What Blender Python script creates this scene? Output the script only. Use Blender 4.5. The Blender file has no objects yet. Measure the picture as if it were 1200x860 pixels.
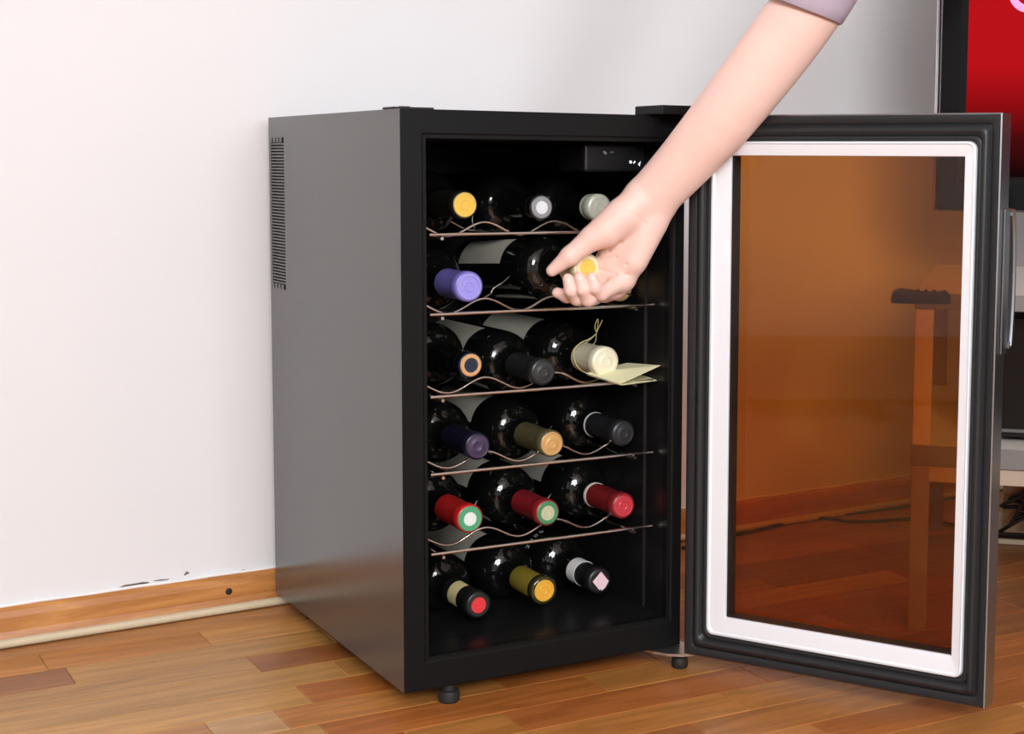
import bpy, bmesh, math, random
import numpy as np
from mathutils import Vector, Matrix, noise
random.seed(7)
S = bpy.context.scene
PI = math.pi

# ---------------------------------------------------------------- camera
F_PX, YAW, PITCH, ROLL = 1803.13, 0.5378, 0.0977, 0.0081
CAM = Vector((-0.5963, -1.5021, 0.5876)); SX, SY = 159.84, -61.62
cf = Vector((math.sin(YAW)*math.cos(PITCH), math.cos(YAW)*math.cos(PITCH), -math.sin(PITCH)))
cr0 = Vector((math.cos(YAW), -math.sin(YAW), 0)); cu0 = cr0.cross(cf)
cr = cr0*math.cos(ROLL) + cu0*math.sin(ROLL); cu = -cr0*math.sin(ROLL) + cu0*math.cos(ROLL)
cd = bpy.data.cameras.new('camera'); cam = bpy.data.objects.new('camera', cd)
S.collection.objects.link(cam); S.camera = cam
m = Matrix((cr, cu, -cf)).transposed().to_4x4(); m.translation = CAM; cam.matrix_world = m
cd.sensor_width = 36; cd.lens = F_PX/1200*36; cd.shift_x = -SX/1200; cd.shift_y = SY/1200
cd.clip_start = .02

# ---------------------------------------------------------------- world, lights, exposure
S.view_settings.view_transform = 'Standard'; S.view_settings.look = 'None'
S.view_settings.gamma = 1; S.view_settings.use_curve_mapping = False
S.view_settings.exposure = -0.04
w = bpy.data.worlds.new('world'); S.world = w; w.use_nodes = True
bg = w.node_tree.nodes['Background']; bg.inputs[0].default_value = (.93, .96, 1, 1); bg.inputs[1].default_value = .62
def area(name, loc, target, size, sizey, power, col=(1, 1, 1)):
    l = bpy.data.lights.new(name, 'AREA'); l.shape = 'RECTANGLE'; l.size = size; l.size_y = sizey
    l.energy = power; l.color = col
    o = bpy.data.objects.new(name, l); S.collection.objects.link(o); o.location = loc
    o.rotation_euler = (Vector(target)-Vector(loc)).to_track_quat('-Z', 'Y').to_euler()
    return o
area('softbox_light', (-1.5, -3.7, 2.15), (.40, .3, 1.05), 1.5, 1.4, 165, (.985, .99, 1))
area('front_highlight_light', (.15, -2.05, .90), (.25, .2, .35), .34, .40, 12, (.93, .97, 1))  # small flash-like lamp, added out of view for the bottle shoulder highlights

# ---------------------------------------------------------------- helpers
def ray(px, py): return cf + cr*((px-600-SX)/F_PX) - cu*((py-430-SY)/F_PX)
def at_plane(px, py, P0, n):
    v = ray(px, py); P0 = Vector(P0); n = Vector(n)
    return CAM + v*((P0-CAM).dot(n)/v.dot(n))
def at_y(px, py, Y): return at_plane(px, py, (0, Y, 0), (0, 1, 0))
def at_z(px, py, Z): return at_plane(px, py, (0, 0, Z), (0, 0, 1))

def link(o, parent=None):
    S.collection.objects.link(o)
    if parent: o.parent = parent
    return o
def obj(name, bm, mat, parent=None, smooth=False, angle=None):
    me = bpy.data.meshes.new(name)
    bmesh.ops.recalc_face_normals(bm, faces=bm.faces[:])
    bm.to_mesh(me); bm.free()
    if smooth:
        for p in me.polygons: p.use_smooth = True
    if angle: me.set_sharp_from_angle(angle=angle)
    if mat:
        for mm in (mat if isinstance(mat, (list, tuple)) else [mat]): me.materials.append(mm)
    return link(bpy.data.objects.new(name, me), parent)
def tag(o, label, cat, group=None):
    o['label'] = label; o['category'] = cat
    if group: o['group'] = group
    return o
def thing(name, label, cat, loc=(0, 0, 0), rot=(0, 0, 0), group=None):
    o = link(bpy.data.objects.new(name, None)); o.location = loc; o.rotation_euler = rot
    o.empty_display_size = .02
    return tag(o, label, cat, group)
def structure(o): o['kind'] = 'structure'; return o

def box(bm, a, b, bev=0, mi=0, seg=1):
    x0, y0, z0 = a; x1, y1, z1 = b
    r = bmesh.ops.create_cube(bm, size=1)
    for v in r['verts']:
        v.co = Vector(((x0+x1)/2+v.co.x*(x1-x0), (y0+y1)/2+v.co.y*(y1-y0), (z0+z1)/2+v.co.z*(z1-z0)))
    fs = list({f for v in r['verts'] for f in v.link_faces})
    for f in fs: f.material_index = mi
    if bev:
        es = list({e for v in r['verts'] for e in v.link_edges})
        q = bmesh.ops.bevel(bm, geom=es, offset=bev, segments=seg, affect='EDGES', profile=.5)
        for f in q['faces']: f.material_index = mi
def boxo(name, a, b, mat, parent=None, bev=.001, seg=2):
    bm = bmesh.new(); box(bm, a, b, bev, 0, seg); return obj(name, bm, mat, parent)
def ring_frame(bm, pts0, pts1, mi=0):
    """quads between two closed loops"""
    a = [bm.verts.new(p) for p in pts0]; b = [bm.verts.new(p) for p in pts1]; n = len(a)
    for i in range(n):
        f = bm.faces.new((a[i], a[(i+1) % n], b[(i+1) % n], b[i])); f.material_index = mi
def loft(bm, loops, closed=True, cap=True, mi=0):
    vs = [[bm.verts.new(p) for p in L] for L in loops]; n = len(loops[0])
    for A, B in zip(vs, vs[1:]):
        for i in range(n if closed else n-1):
            f = bm.faces.new((A[i], A[(i+1) % n], B[(i+1) % n], B[i])); f.material_index = mi
    if cap and closed:
        for L in (vs[0], vs[-1]):
            f = bm.faces.new(L); f.material_index = mi
def lathe_y(bm, prof, n=40, sgn=-1, mi=0, a0=0, a1=2*PI):
    """prof: (distance along axis, radius); axis is local -Y"""
    full = abs(a1-a0-2*PI) < 1e-6
    ang = [a0+(a1-a0)*i/(n if full else n-1) for i in range(n)]
    loops = [[(max(r, 1e-5)*math.cos(t), sgn*d, max(r, 1e-5)*math.sin(t)) for t in ang] for d, r in prof]
    loft(bm, loops, full, False, mi)
    if full:
        bmesh.ops.remove_doubles(bm, verts=bm.verts[:], dist=2e-5)
def tube(bm, pts, r, n=8, closed=False, mi=0, cap=True):
    pts = [Vector(p) for p in pts]; N = len(pts); loops = []
    up = None
    for i, p in enumerate(pts):
        if closed: t = (pts[(i+1) % N]-pts[i-1]).normalized()
        else: t = (pts[min(i+1, N-1)]-pts[max(i-1, 0)]).normalized()
        if up is None: up = t.orthogonal().normalized()
        up = (up - t*up.dot(t)).normalized(); s = t.cross(up)
        rr = r[i] if isinstance(r, (list, tuple)) else r
        loops.append([p + up*(rr*math.cos(2*PI*k/n)) + s*(rr*math.sin(2*PI*k/n)) for k in range(n)])
    if closed: loops.append(loops[0])
    loft(bm, loops, True, cap and not closed, mi)
def spline(pts, k=6):
    P = [Vector(p) for p in pts]; P = [P[0]*2-P[1]]+P+[P[-1]*2-P[-2]]; out = []
    for i in range(1, len(P)-2):
        for j in range(k):
            t = j/k; a, b, c, d = P[i-1:i+3]
            out.append(.5*((2*b)+(c-a)*t+(2*a-5*b+4*c-d)*t*t+(3*b-a-3*c+d)*t**3))
    out.append(P[-2]); return out

# ---------------------------------------------------------------- materials
def mat(name, col, rough=.5, metal=0, spec=.5, coat=0, noise_amt=0, noise_scale=40, bump=0, bump_scale=300, **kw):
    m = bpy.data.materials.new(name); m.use_nodes = True; nt = m.node_tree; N = nt.nodes; L = nt.links
    p = N['Principled BSDF']; p.inputs['Base Color'].default_value = (*col, 1)
    p.inputs['Roughness'].default_value = rough; p.inputs['Metallic'].default_value = metal
    p.inputs['Specular IOR Level'].default_value = spec; p.inputs['Coat Weight'].default_value = coat
    for k, v in kw.items(): p.inputs[k.replace('_', ' ')].default_value = v
    tc = N.new('ShaderNodeTexCoord')
    if noise_amt:
        nz = N.new('ShaderNodeTexNoise'); nz.inputs['Scale'].default_value = noise_scale; nz.inputs['Detail'].default_value = 4
        L.new(tc.outputs['Object'], nz.inputs['Vector'])
        mx = N.new('ShaderNodeMix'); mx.data_type = 'RGBA'
        mx.inputs['A'].default_value = (*[c*(1-noise_amt) for c in col], 1)
        mx.inputs['B'].default_value = (*[min(1, c*(1+noise_amt)) for c in col], 1)
        L.new(nz.outputs['Fac'], mx.inputs['Factor']); L.new(mx.outputs['Result'], p.inputs['Base Color'])
    if bump:
        nz = N.new('ShaderNodeTexNoise'); nz.inputs['Scale'].default_value = bump_scale; nz.inputs['Detail'].default_value = 3
        L.new(tc.outputs['Object'], nz.inputs['Vector'])
        b = N.new('ShaderNodeBump'); b.inputs['Strength'].default_value = bump; b.inputs['Distance'].default_value = .001
        L.new(nz.outputs['Fac'], b.inputs['Height']); L.new(b.outputs['Normal'], p.inputs['Normal'])
    return m
def wood(name, c1, c2, rough=.35, use_object_color=False, axis=0, ring=1.0, coat=.2, spec=.5):
    m = bpy.data.materials.new(name); m.use_nodes = True; nt = m.node_tree; N = nt.nodes; L = nt.links
    p = N['Principled BSDF']; p.inputs['Roughness'].default_value = rough; p.inputs['Coat Weight'].default_value = coat
    p.inputs['Coat Roughness'].default_value = .25; p.inputs['Specular IOR Level'].default_value = spec
    g = N.new('ShaderNodeNewGeometry'); oi = N.new('ShaderNodeObjectInfo')
    mul = N.new('ShaderNodeVectorMath'); mul.operation = 'SCALE'; mul.inputs[0].default_value = (37, 13, 5)
    L.new(oi.outputs['Random'], mul.inputs['Scale'])
    add = N.new('ShaderNodeVectorMath'); L.new(g.outputs['Position'], add.inputs[0]); L.new(mul.outputs[0], add.inputs[1])
    mp = N.new('ShaderNodeMapping'); sc = [1, 1, 1]; sc[axis] = .09
    mp.inputs['Scale'].default_value = sc; L.new(add.outputs[0], mp.inputs['Vector'])
    n1 = N.new('ShaderNodeTexNoise'); n1.inputs['Scale'].default_value = 26*ring; n1.inputs['Detail'].default_value = 2; n1.inputs['Distortion'].default_value = .3
    L.new(mp.outputs[0], n1.inputs['Vector'])
    # growth rings: bands of the slowly varying field
    mm = N.new('ShaderNodeMath'); mm.operation = 'MULTIPLY'; mm.inputs[1].default_value = 34; L.new(n1.outputs['Fac'], mm.inputs[0])
    sn = N.new('ShaderNodeMath'); sn.operation = 'SINE'; L.new(mm.outputs[0], sn.inputs[0])
    n2 = N.new('ShaderNodeTexNoise'); n2.inputs['Scale'].default_value = 420; n2.inputs['Detail'].default_value = 3
    L.new(mp.outputs[0], n2.inputs['Vector'])
    a = N.new('ShaderNodeMath'); a.operation = 'MULTIPLY_ADD'; a.inputs[1].default_value = .13; a.inputs[2].default_value = 0
    L.new(sn.outputs[0], a.inputs[0])
    b = N.new('ShaderNodeMath'); b.operation = 'MULTIPLY_ADD'; b.inputs[1].default_value = .5; L.new(n2.outputs['Fac'], b.inputs[0]); L.new(a.outputs[0], b.inputs[2])
    n3 = N.new('ShaderNodeTexNoise'); n3.inputs['Scale'].default_value = 9; n3.inputs['Detail'].default_value = 2; L.new(mp.outputs[0], n3.inputs['Vector'])
    c = N.new('ShaderNodeMath'); c.operation = 'MULTIPLY_ADD'; c.inputs[1].default_value = .5; L.new(n3.outputs['Fac'], c.inputs[0]); L.new(b.outputs[0], c.inputs[2])
    cl = N.new('ShaderNodeMapRange'); cl.inputs['From Min'].default_value = .2; cl.inputs['From Max'].default_value = .8; L.new(c.outputs[0], cl.inputs['Value'])
    mx = N.new('ShaderNodeMix'); mx.data_type = 'RGBA'; L.new(cl.outputs[0], mx.inputs['Factor'])
    if use_object_color:
        dk = N.new('ShaderNodeMix'); dk.data_type = 'RGBA'; dk.blend_type = 'MULTIPLY'; dk.inputs['Factor'].default_value = 1
        dk.inputs['B'].default_value = (*c1, 1); L.new(oi.outputs['Color'], dk.inputs['A'])
        lt = N.new('ShaderNodeMix'); lt.data_type = 'RGBA'; lt.blend_type = 'MULTIPLY'; lt.inputs['Factor'].default_value = 1
        lt.inputs['B'].default_value = (*c2, 1); L.new(oi.outputs['Color'], lt.inputs['A'])
        L.new(dk.outputs['Result'], mx.inputs['A']); L.new(lt.outputs['Result'], mx.inputs['B'])
    else:
        mx.inputs['A'].default_value = (*c1, 1); mx.inputs['B'].default_value = (*c2, 1)
    L.new(mx.outputs['Result'], p.inputs['Base Color'])
    return m
def brushed(name, col, rough=.3, scale=(1, 1, 400), metal=1):
    m = mat(name, col, rough, metal); nt = m.node_tree; N = nt.nodes; L = nt.links; p = N['Principled BSDF']
    tc = N.new('ShaderNodeTexCoord'); mp = N.new('ShaderNodeMapping'); mp.inputs['Scale'].default_value = scale
    nz = N.new('ShaderNodeTexNoise'); nz.inputs['Scale'].default_value = 6; L.new(tc.outputs['Object'], mp.inputs[0]); L.new(mp.outputs[0], nz.inputs['Vector'])
    mr = N.new('ShaderNodeMapRange'); mr.inputs['To Min'].default_value = rough*.8; mr.inputs['To Max'].default_value = rough*1.3
    L.new(nz.outputs['Fac'], mr.inputs['Value']); L.new(mr.outputs[0], p.inputs['Roughness']); return m
def glass(name, tint, refl=1.0):
    m = bpy.data.materials.new(name); m.use_nodes = True; nt = m.node_tree; N = nt.nodes; L = nt.links
    N.remove(N['Principled BSDF']); out = N['Material Output']
    tr = N.new('ShaderNodeBsdfTransparent'); tr.inputs[0].default_value = (*tint, 1)
    gl = N.new('ShaderNodeBsdfGlossy'); gl.inputs['Roughness'].default_value = .02; gl.inputs[0].default_value = (refl, refl, refl, 1)
    fr = N.new('ShaderNodeFresnel'); ge = N.new('ShaderNodeNewGeometry'); io = N.new('ShaderNodeMath'); io.operation = 'MULTIPLY_ADD'
    io.inputs[1].default_value = 1/1.5-1.5; io.inputs[2].default_value = 1.5; L.new(ge.outputs['Backfacing'], io.inputs[0]); L.new(io.outputs[0], fr.inputs[0])
    mx = N.new('ShaderNodeMixShader'); L.new(fr.outputs[0], mx.inputs[0]); L.new(tr.outputs[0], mx.inputs[1]); L.new(gl.outputs[0], mx.inputs[2])
    L.new(mx.outputs[0], out.inputs[0]); return m

M = dict(
    wall=mat('wall_plaster', (.79, .785, .80), .9, spec=.1, noise_amt=.015, noise_scale=3, bump=.12, bump_scale=220),
    caulk=mat('caulk_white', (.86, .85, .84), .8),
    crack=mat('crack_dark', (.12, .09, .07), .9),
    board=wood('baseboard_wood', (.36, .125, .025), (.60, .27, .075), .4, axis=0, ring=.6),
    cream=mat('cream_bead', (.62, .52, .36), .5, noise_amt=.08, noise_scale=90),
    stave=wood('parquet_wood', (.66, .60, .52), (1.15, 1.15, 1.12), .36, True, coat=.05, spec=.4),
    side=mat('cooler_side_paint', (.040, .040, .040), .20, spec=.9, bump=.06, bump_scale=900),
    black=mat('black_plastic', (.006, .006, .0062), .42, spec=.15, bump=.05, bump_scale=700),
    liner=mat('liner_plastic', (.008, .008, .009), .35, spec=.3),
    dark=mat('dark_rubber', (.012, .012, .012), .6),
    gasket=mat('gasket_vinyl', (.015, .016, .018), .42, spec=.4),
    steel=brushed('brushed_steel', (.30, .31, .325), .30),
    trim=brushed('pale_trim', (.88, .92, .98), .30, metal=.25),
    chrome=mat('chrome_wire', (.80, .74, .68), .18, 1),
    hinge=mat('hinge_metal', (.7, .68, .62), .3, 1),
    bottle=mat('bottle_glass', (.0035, .004, .0035), .05, spec=.6),
    olive_glass=mat('olive_glass', (.035, .030, .008), .08, spec=.6),
    label=mat('label_paper', (.46, .44, .37), .7, noise_amt=.06, noise_scale=60),
    pane=glass('tinted_glass', (.82, .46, .15), .55), clear=glass('clear_glass', (.98, .98, .98), .35),
    skin=None, display=None)

# ---------------------------------------------------------------- setting
W, D, H, ZB = .3469, .4504, .62, .022; ZT = ZB+H
YW, PHI, HB = .4697, .0558, .0466

# floor staves, laid parallel to x; rows .0635 wide
floor_bm = bmesh.new(); box(floor_bm, (-3.2, -4.2, -.05), (3.2, 1.1, -.0125))
floor = structure(obj('floor', floor_bm, mat('subfloor', (.12, .06, .03), .8)))
PITCHW = .0635; Y0 = -.0462
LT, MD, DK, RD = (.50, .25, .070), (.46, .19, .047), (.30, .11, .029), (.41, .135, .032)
known = {   # row index: [(x_start_of_stave, colour)], stave runs to the next start
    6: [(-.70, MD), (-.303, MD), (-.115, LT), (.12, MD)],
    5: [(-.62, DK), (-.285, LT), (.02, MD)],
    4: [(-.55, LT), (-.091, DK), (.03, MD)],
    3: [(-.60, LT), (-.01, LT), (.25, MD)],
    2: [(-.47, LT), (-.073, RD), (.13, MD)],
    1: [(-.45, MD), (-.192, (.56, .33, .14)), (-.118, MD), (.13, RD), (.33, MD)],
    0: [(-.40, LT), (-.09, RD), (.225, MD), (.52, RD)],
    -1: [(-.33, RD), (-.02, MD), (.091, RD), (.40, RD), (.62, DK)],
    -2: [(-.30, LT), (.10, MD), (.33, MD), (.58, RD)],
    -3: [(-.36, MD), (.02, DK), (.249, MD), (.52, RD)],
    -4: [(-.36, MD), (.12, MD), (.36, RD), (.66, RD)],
}  # right ends of the front rows carry door shadow in their colour
nst = 0
for r in range(-13, 7):
    ya = Y0+r*PITCHW; yb = ya+PITCHW
    far = r in range(-4, 7)
    xs = list(known.get(r, []))
    if not xs: xs = [(-.5+random.uniform(-.2, .1), random.choice((LT, MD, RD, LT)))]
    rnd = random.Random(r*31+5)
    while xs[-1][0] < 1.9: xs.append((xs[-1][0]+rnd.uniform(.22, .42), rnd.choice((DK, RD, DK) if -4 < r < 6 and xs[-1][0] > .25 else (LT, MD, DK, RD, MD))))  # dark red staves on the right, door and stand shadow in their colour
    while xs[0][0] > -1.3: xs.insert(0, (xs[0][0]-rnd.uniform(.26, .45), rnd.choice((LT, MD, RD, LT))))
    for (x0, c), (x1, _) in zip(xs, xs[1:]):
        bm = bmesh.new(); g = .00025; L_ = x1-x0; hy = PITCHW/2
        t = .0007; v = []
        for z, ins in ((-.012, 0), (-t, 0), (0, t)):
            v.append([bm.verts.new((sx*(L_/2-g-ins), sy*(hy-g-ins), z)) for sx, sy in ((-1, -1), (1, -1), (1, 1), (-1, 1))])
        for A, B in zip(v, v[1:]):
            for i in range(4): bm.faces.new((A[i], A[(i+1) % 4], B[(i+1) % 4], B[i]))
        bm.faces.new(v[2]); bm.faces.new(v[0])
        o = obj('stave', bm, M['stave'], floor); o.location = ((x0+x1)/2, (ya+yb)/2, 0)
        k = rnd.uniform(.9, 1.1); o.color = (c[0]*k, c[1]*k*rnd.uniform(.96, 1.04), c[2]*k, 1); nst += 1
# last strip up to the wall and the outer field, past where staves can be told apart
bm = bmesh.new()
for a, b in (((-1.3, Y0+7*PITCHW+.0003, -.012), (2.2, .72, -.0005)), ((-3.2, -4.2, -.012), (3.2, Y0-13*PITCHW-.0003, -.0005)),
             ((-3.2, Y0-13*PITCHW, -.012), (-1.75, .72, -.0005)), ((2.33, Y0-13*PITCHW, -.012), (3.2, .72, -.0005))): box(bm, a, b)
o = obj('outer_parquet', bm, M['stave'], floor); o.color = (.43, .19, .065, 1)

wu = Vector((math.cos(PHI), math.sin(PHI), 0)); wn = Vector((math.sin(PHI), -math.cos(PHI), 0))  # along wall, towards room
def wall_obj(o): o.location = (0, YW, 0); o.rotation_euler = (0, 0, PHI); return o
# local wall frame: x along, y into the wall, z up.  Board face at y=0, plaster at y=.012
bm = bmesh.new(); box(bm, (-3.3, .012, -.02), (3.3, .12, 2.55)); wall = structure(wall_obj(obj('wall_back', bm, M['wall'])))
bm = bmesh.new()
prof = [(.012, 0), (.012, HB), (.006, HB), (.002, HB-.004), (0, HB-.012), (-.001, .018), (-.004, .008), (-.004, 0)]
loft(bm, [[(x, y, z) for y, z in prof] for x in (-3.3, 3.3)])
board = structure(wall_obj(obj('baseboard_back', bm, M['board'], angle=None)))
bm = bmesh.new()
pr = [(-.0005, 0), (-.0005, .0105)]+[(-.0045-.0045*math.sin(t), .0055+.005*math.cos(t)) for t in [PI*i/8 for i in range(1, 9)]]
loft(bm, [[(x, y-.004, max(z, 0)) for y, z in pr] for x in (-3.3, 3.3)])
structure(wall_obj(obj('trim_1', bm, M['cream'], smooth=True, angle=.7)))
bm = bmesh.new()
pts = [(-3.2+i*.03, .009, HB+.0012+.0006*math.sin(i*1.7)) for i in range(214)]
tube(bm, pts, .0022, 6); o = obj('caulk_line', bm, M['caulk'], wall, smooth=True)
# hairline cracks above the board
def wall_local(px, py, off=.012):
    P = at_plane(px, py, Vector((0, YW, 0))-wn*off, wn)
    d = P-Vector((0, YW, 0)); return Vector((d.dot(wu), off, d.z))
for seg_, r_ in (([(139, 691.5), (146, 689), (153, 688), (160, 687), (167, 685.5), (174, 685)], .0011), ([(180, 683), (188, 682), (198, 681)], .0006),
              ([(33, 708), (45, 706), (60, 704)], .0005), ([(216, 676), (219, 673), (221, 674)], .0012), ([(283, 670), (288, 670)], .0006)):
    pts = [wall_local(x, y) for x, y in seg_]; bm = bmesh.new(); tube(bm, [(p.x, .0112, p.z+.0028) for p in pts], [1.35*r_*(.5 if i in (0, len(pts)-1) else 1) for i in range(len(pts))], 6)
    obj('plaster_crack', bm, M['crack'], wall)
sp = wall_local(268, 693, 0); bm = bmesh.new(); lathe_y(bm, [(0, .0048), (.0018, .0045), (.0024, .0025), (.0018, .002), (.0018, 0)], 18)
o = obj('screw_head', bm, M['dark'], board, smooth=True, angle=.6); o.location = (sp.x, .001, sp.z)
# left wall and ceiling of the room (only seen in reflections)
bm = bmesh.new(); box(bm, (-3.3, -4.2, -.02), (-3.2, .9, 2.55)); structure(obj('wall_left', bm, M['wall']))
bm = bmesh.new(); box(bm, (-3.3, -4.2, 2.55), (3.3, 1.1, 2.6)); structure(obj('ceiling', bm, M['wall']))

# ---------------------------------------------------------------- wine cooler
CX0, CX1, CZ0, CZ1, CD = .0294, .3285, .0572, .6118, .405
cooler = thing('wine_cooler', 'black and grey wine cooler standing open with eighteen bottles on wire shelves', 'wine cooler')
T_ = .0012
bm = bmesh.new(); box(bm, (0, .0, ZB), (.004, D, ZT), .0012, seg=2)
# vent opening cut into the left side: build side as pieces around the opening
bm.free(); bm = bmesh.new()
VY0, VY1, VZ0, VZ1 = .388, .442, .4255, .6165
for a, b in (((0, .0006, ZB), (.004, VY0, ZT)), ((0, VY1, ZB), (.004, D, ZT)), ((0, VY0, ZB), (.004, VY1, VZ0)), ((0, VY0, VZ1), (.004, VY1, ZT))): box(bm, a, b)
bmesh.ops.remove_doubles(bm, verts=bm.verts[:], dist=1e-5)
obj('side_panel', bm, M['side'], cooler)
boxo('side_panel', (W-.004, .0006, ZB), (W, D, ZT), M['side'], cooler, .0008)
boxo('top_panel', (.004, .0006, ZT-.004), (W-.004, D, ZT), M['side'], cooler, .0005)
boxo('base_panel', (.004, .0006, ZB), (W-.004, D, ZB+.006), M['black'], cooler, .0005)
boxo('back_panel', (.004, D-.004, ZB+.006), (W-.004, D, ZT-.004), M['black'], cooler, .0005)
# vent
vent = boxo('vent_grille', (.0045, VY0+.0005, VZ0+.0005), (.0055, VY1-.0005, VZ1-.0005), M['dark'], cooler, 0)
slat_me = None; ns = 46
for i in range(ns):
    z = VZ0+.006+(VZ1-VZ0-.012)*(i+.5)/ns
    if slat_me is None:
        bm = bmesh.new(); box(bm, (.0002, VY0, -.0010), (.0042, VY1, .0010), .0002); o = obj('slat', bm, M['side'], vent); slat_me = o.data
    else: o = link(bpy.data.objects.new('slat', slat_me), vent)
    o.location = (0, 0, z)
for zc in (VZ0+.0028, VZ1-.0028):
    for i in range(4): y = VY0+.007+i*.013; boxo('vent_tab', (.0001, y+.003, zc-.0032), (.004, y+.0115, zc+.0032), M['side'], vent, 0)
# front frame with the opening, an inner step and the liner
def rect(x0, z0, x1, z1, y): return [(x0, y, z0), (x1, y, z0), (x1, y, z1), (x0, y, z1)]
bm = bmesh.new()
R = [rect(0, ZB, W, ZT, .0006), rect(.001, ZB+.001, W-.001, ZT-.001, 0),
     rect(CX0-.006, CZ0-.006, CX1+.006, CZ1+.006, 0), rect(CX0-.004, CZ0-.004, CX1+.004, CZ1+.004, .0015),
     rect(CX0-.0006, CZ0-.0006, CX1+.0006, CZ1+.0006, .0015), rect(CX0, CZ0, CX1, CZ1, .0024), rect(CX0, CZ0, CX1, CZ1, .012)]
vs = [[bm.verts.new(p) for p in L] for L in R]
for A, B in zip(vs, vs[1:]):
    for i in range(4): bm.faces.new((A[i], A[(i+1) % 4], B[(i+1) % 4], B[i]))
obj('front_frame', bm, M['black'], cooler)
bm = bmesh.new()
R = [rect(CX0, CZ0, CX1, CZ1, .012), rect(CX0+.0005, CZ0+.0005, CX1-.0005, CZ1-.0005, .05), rect(CX0+.003, CZ0, CX1-.003, CZ1, .053), rect(CX0+.003, CZ0, CX1-.003, CZ1-.004, CD)]
vs = [[bm.verts.new(p) for p in L] for L in R]
for A, B in zip(vs, vs[1:]):
    for i in range(4): bm.faces.new((A[i], A[(i+1) % 4], B[(i+1) % 4], B[i]))
bm.faces.new(vs[-1]); liner = obj('liner', bm, M['liner'], cooler)
# fan cover on the back wall of the liner, control box under the ceiling
bm = bmesh.new(); box(bm, (.09, CD-.02, .30), (.27, CD-.001, .50), .006, seg=2); obj('fan_cover', bm, M['liner'], cooler)
ctl = boxo('control_panel', (.235, .035, .578), (.315, .10, .609), M['liner'], cooler, .003, 3)
M['display'] = mat('display_mark', (.7, .75, .8), .4, Emission_Color=(.75, .85, 1, 1), Emission_Strength=.5)
def mark(quads, y):
    bm = bmesh.new()
    for q in quads:
        a = [at_y(px, py, y) for px, py in q]; vs_ = [bm.verts.new((p.x, y, p.z)) for p in a]; bm.faces.new(vs_)
    return bm
obj('display_mark', mark([[(706.5, 177), (709, 176.8), (711.5, 180), (710.5, 181), (708, 180.3)], [(715, 177.8), (719, 177.6), (719, 178.6), (715, 178.8)]], .0346), mat('dim_mark', (.25, .25, .25), .5), ctl)
obj('display_mark', mark([[(737.2, 188.5), (740, 188), (741, 191), (738, 191.8)], [(741.8, 190.4), (744, 188), (745, 190), (742.6, 192)],
     [(747.6, 192.2), (751, 188.6), (749.6, 195.4)]], .0344), M['display'], ctl)
# top fittings
boxo('hinge_cover', (.296, -.032, ZT+.0002), (.372, .028, ZT+.0105), M['black'], cooler, .0012, 2)
boxo('hinge_plate', (.003, .028, ZT+.0002), (.050, .058, ZT+.0028), M['dark'], cooler, .0008, 1)
bm = bmesh.new(); bmesh.ops.create_cone(bm, cap_ends=True, segments=20, radius1=.007, radius2=.006, depth=.0025, matrix=Matrix.Translation((.022, .043, ZT+.0026)))
obj('hinge_plug', bm, M['dark'], cooler)
# feet
def foot(x, y, h=ZB, r=.0115):
    bm = bmesh.new(); lathe_y(bm, [(0, 0), (0, r*.86), (.002, r), (.008, r*1.03), (.013, r*.95), (.014, r*.7), (h, r*.7)], 24)
    bmesh.ops.rotate(bm, verts=bm.verts[:], cent=(0, 0, 0), matrix=Matrix.Rotation(-PI/2, 3, 'X'))
    o = obj('foot', bm, M['dark'], cooler, smooth=True, angle=.6); o.location = (x, y, 0); return o
foot(.057, .013); foot(.030, .385); foot(W-.035, .385); foot(.338, -.014, .019, .0095)
bm = bmesh.new()   # lower hinge bracket, a curved metal tongue under the door pivot
arc = [(.325+.0*i, .01, 0) for i in range(1)]
top = [(.300, .012), (.306, -.006), (.316, -.021), (.330, -.033), (.346, -.036), (.356, -.026), (.356, .012)]
loft(bm, [[(x, y, z) for x, y in top] for z in (ZB-.0032, ZB-.0004)])
obj('hinge_bracket', bm, M['hinge'], cooler)

# shelves
def wave_z(x, z0, amp=.0075):   # troughs under the three bottles
    return z0-.003 + amp*(1-math.cos(2*PI*(x-.085)/.0885))
SH = [.5100, .4240, .3345, .2495, .1612]
for k, z in enumerate(SH):
    sh = link(bpy.data.objects.new('shelf', None), cooler); sh.empty_display_size = .02
    bm = bmesh.new(); tube(bm, [(.044, .030, z), (CX1-.004, .030, z)], .0019, 10); obj('front_bar', bm, M['chrome'], sh, smooth=True, angle=.8)
    bm = bmesh.new(); tube(bm, [(.036, CD-.03, z), (CX1-.006, CD-.03, z)], .0019, 8); obj('rear_bar', bm, M['chrome'], sh, smooth=True, angle=.8)
    for x in (.058, .30):
        bm = bmesh.new(); tube(bm, [(x, .0275, z-.0042), (x, .2, z-.0042), (x, CD-.028, z-.0042)], .0019, 8); obj('side_rod', bm, M['chrome'], sh, smooth=True, angle=.8)
    for y in (.075, .205, .33):
        pts = [(CX0+.004+(CX1-CX0-.010)*i/60, y, wave_z(CX0+.004+(CX1-CX0-.010)*i/60, z-.001)) for i in range(61)]
        bm = bmesh.new(); tube(bm, pts, .0015, 6); obj('wave_wire', bm, M['chrome'], sh, smooth=True)

# door ------------------------------------------------------------
TH = -1.0536; HX, HY, DW, DT = .3301, -.0345, .3565, .0323
door_bm = bmesh.new()
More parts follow.
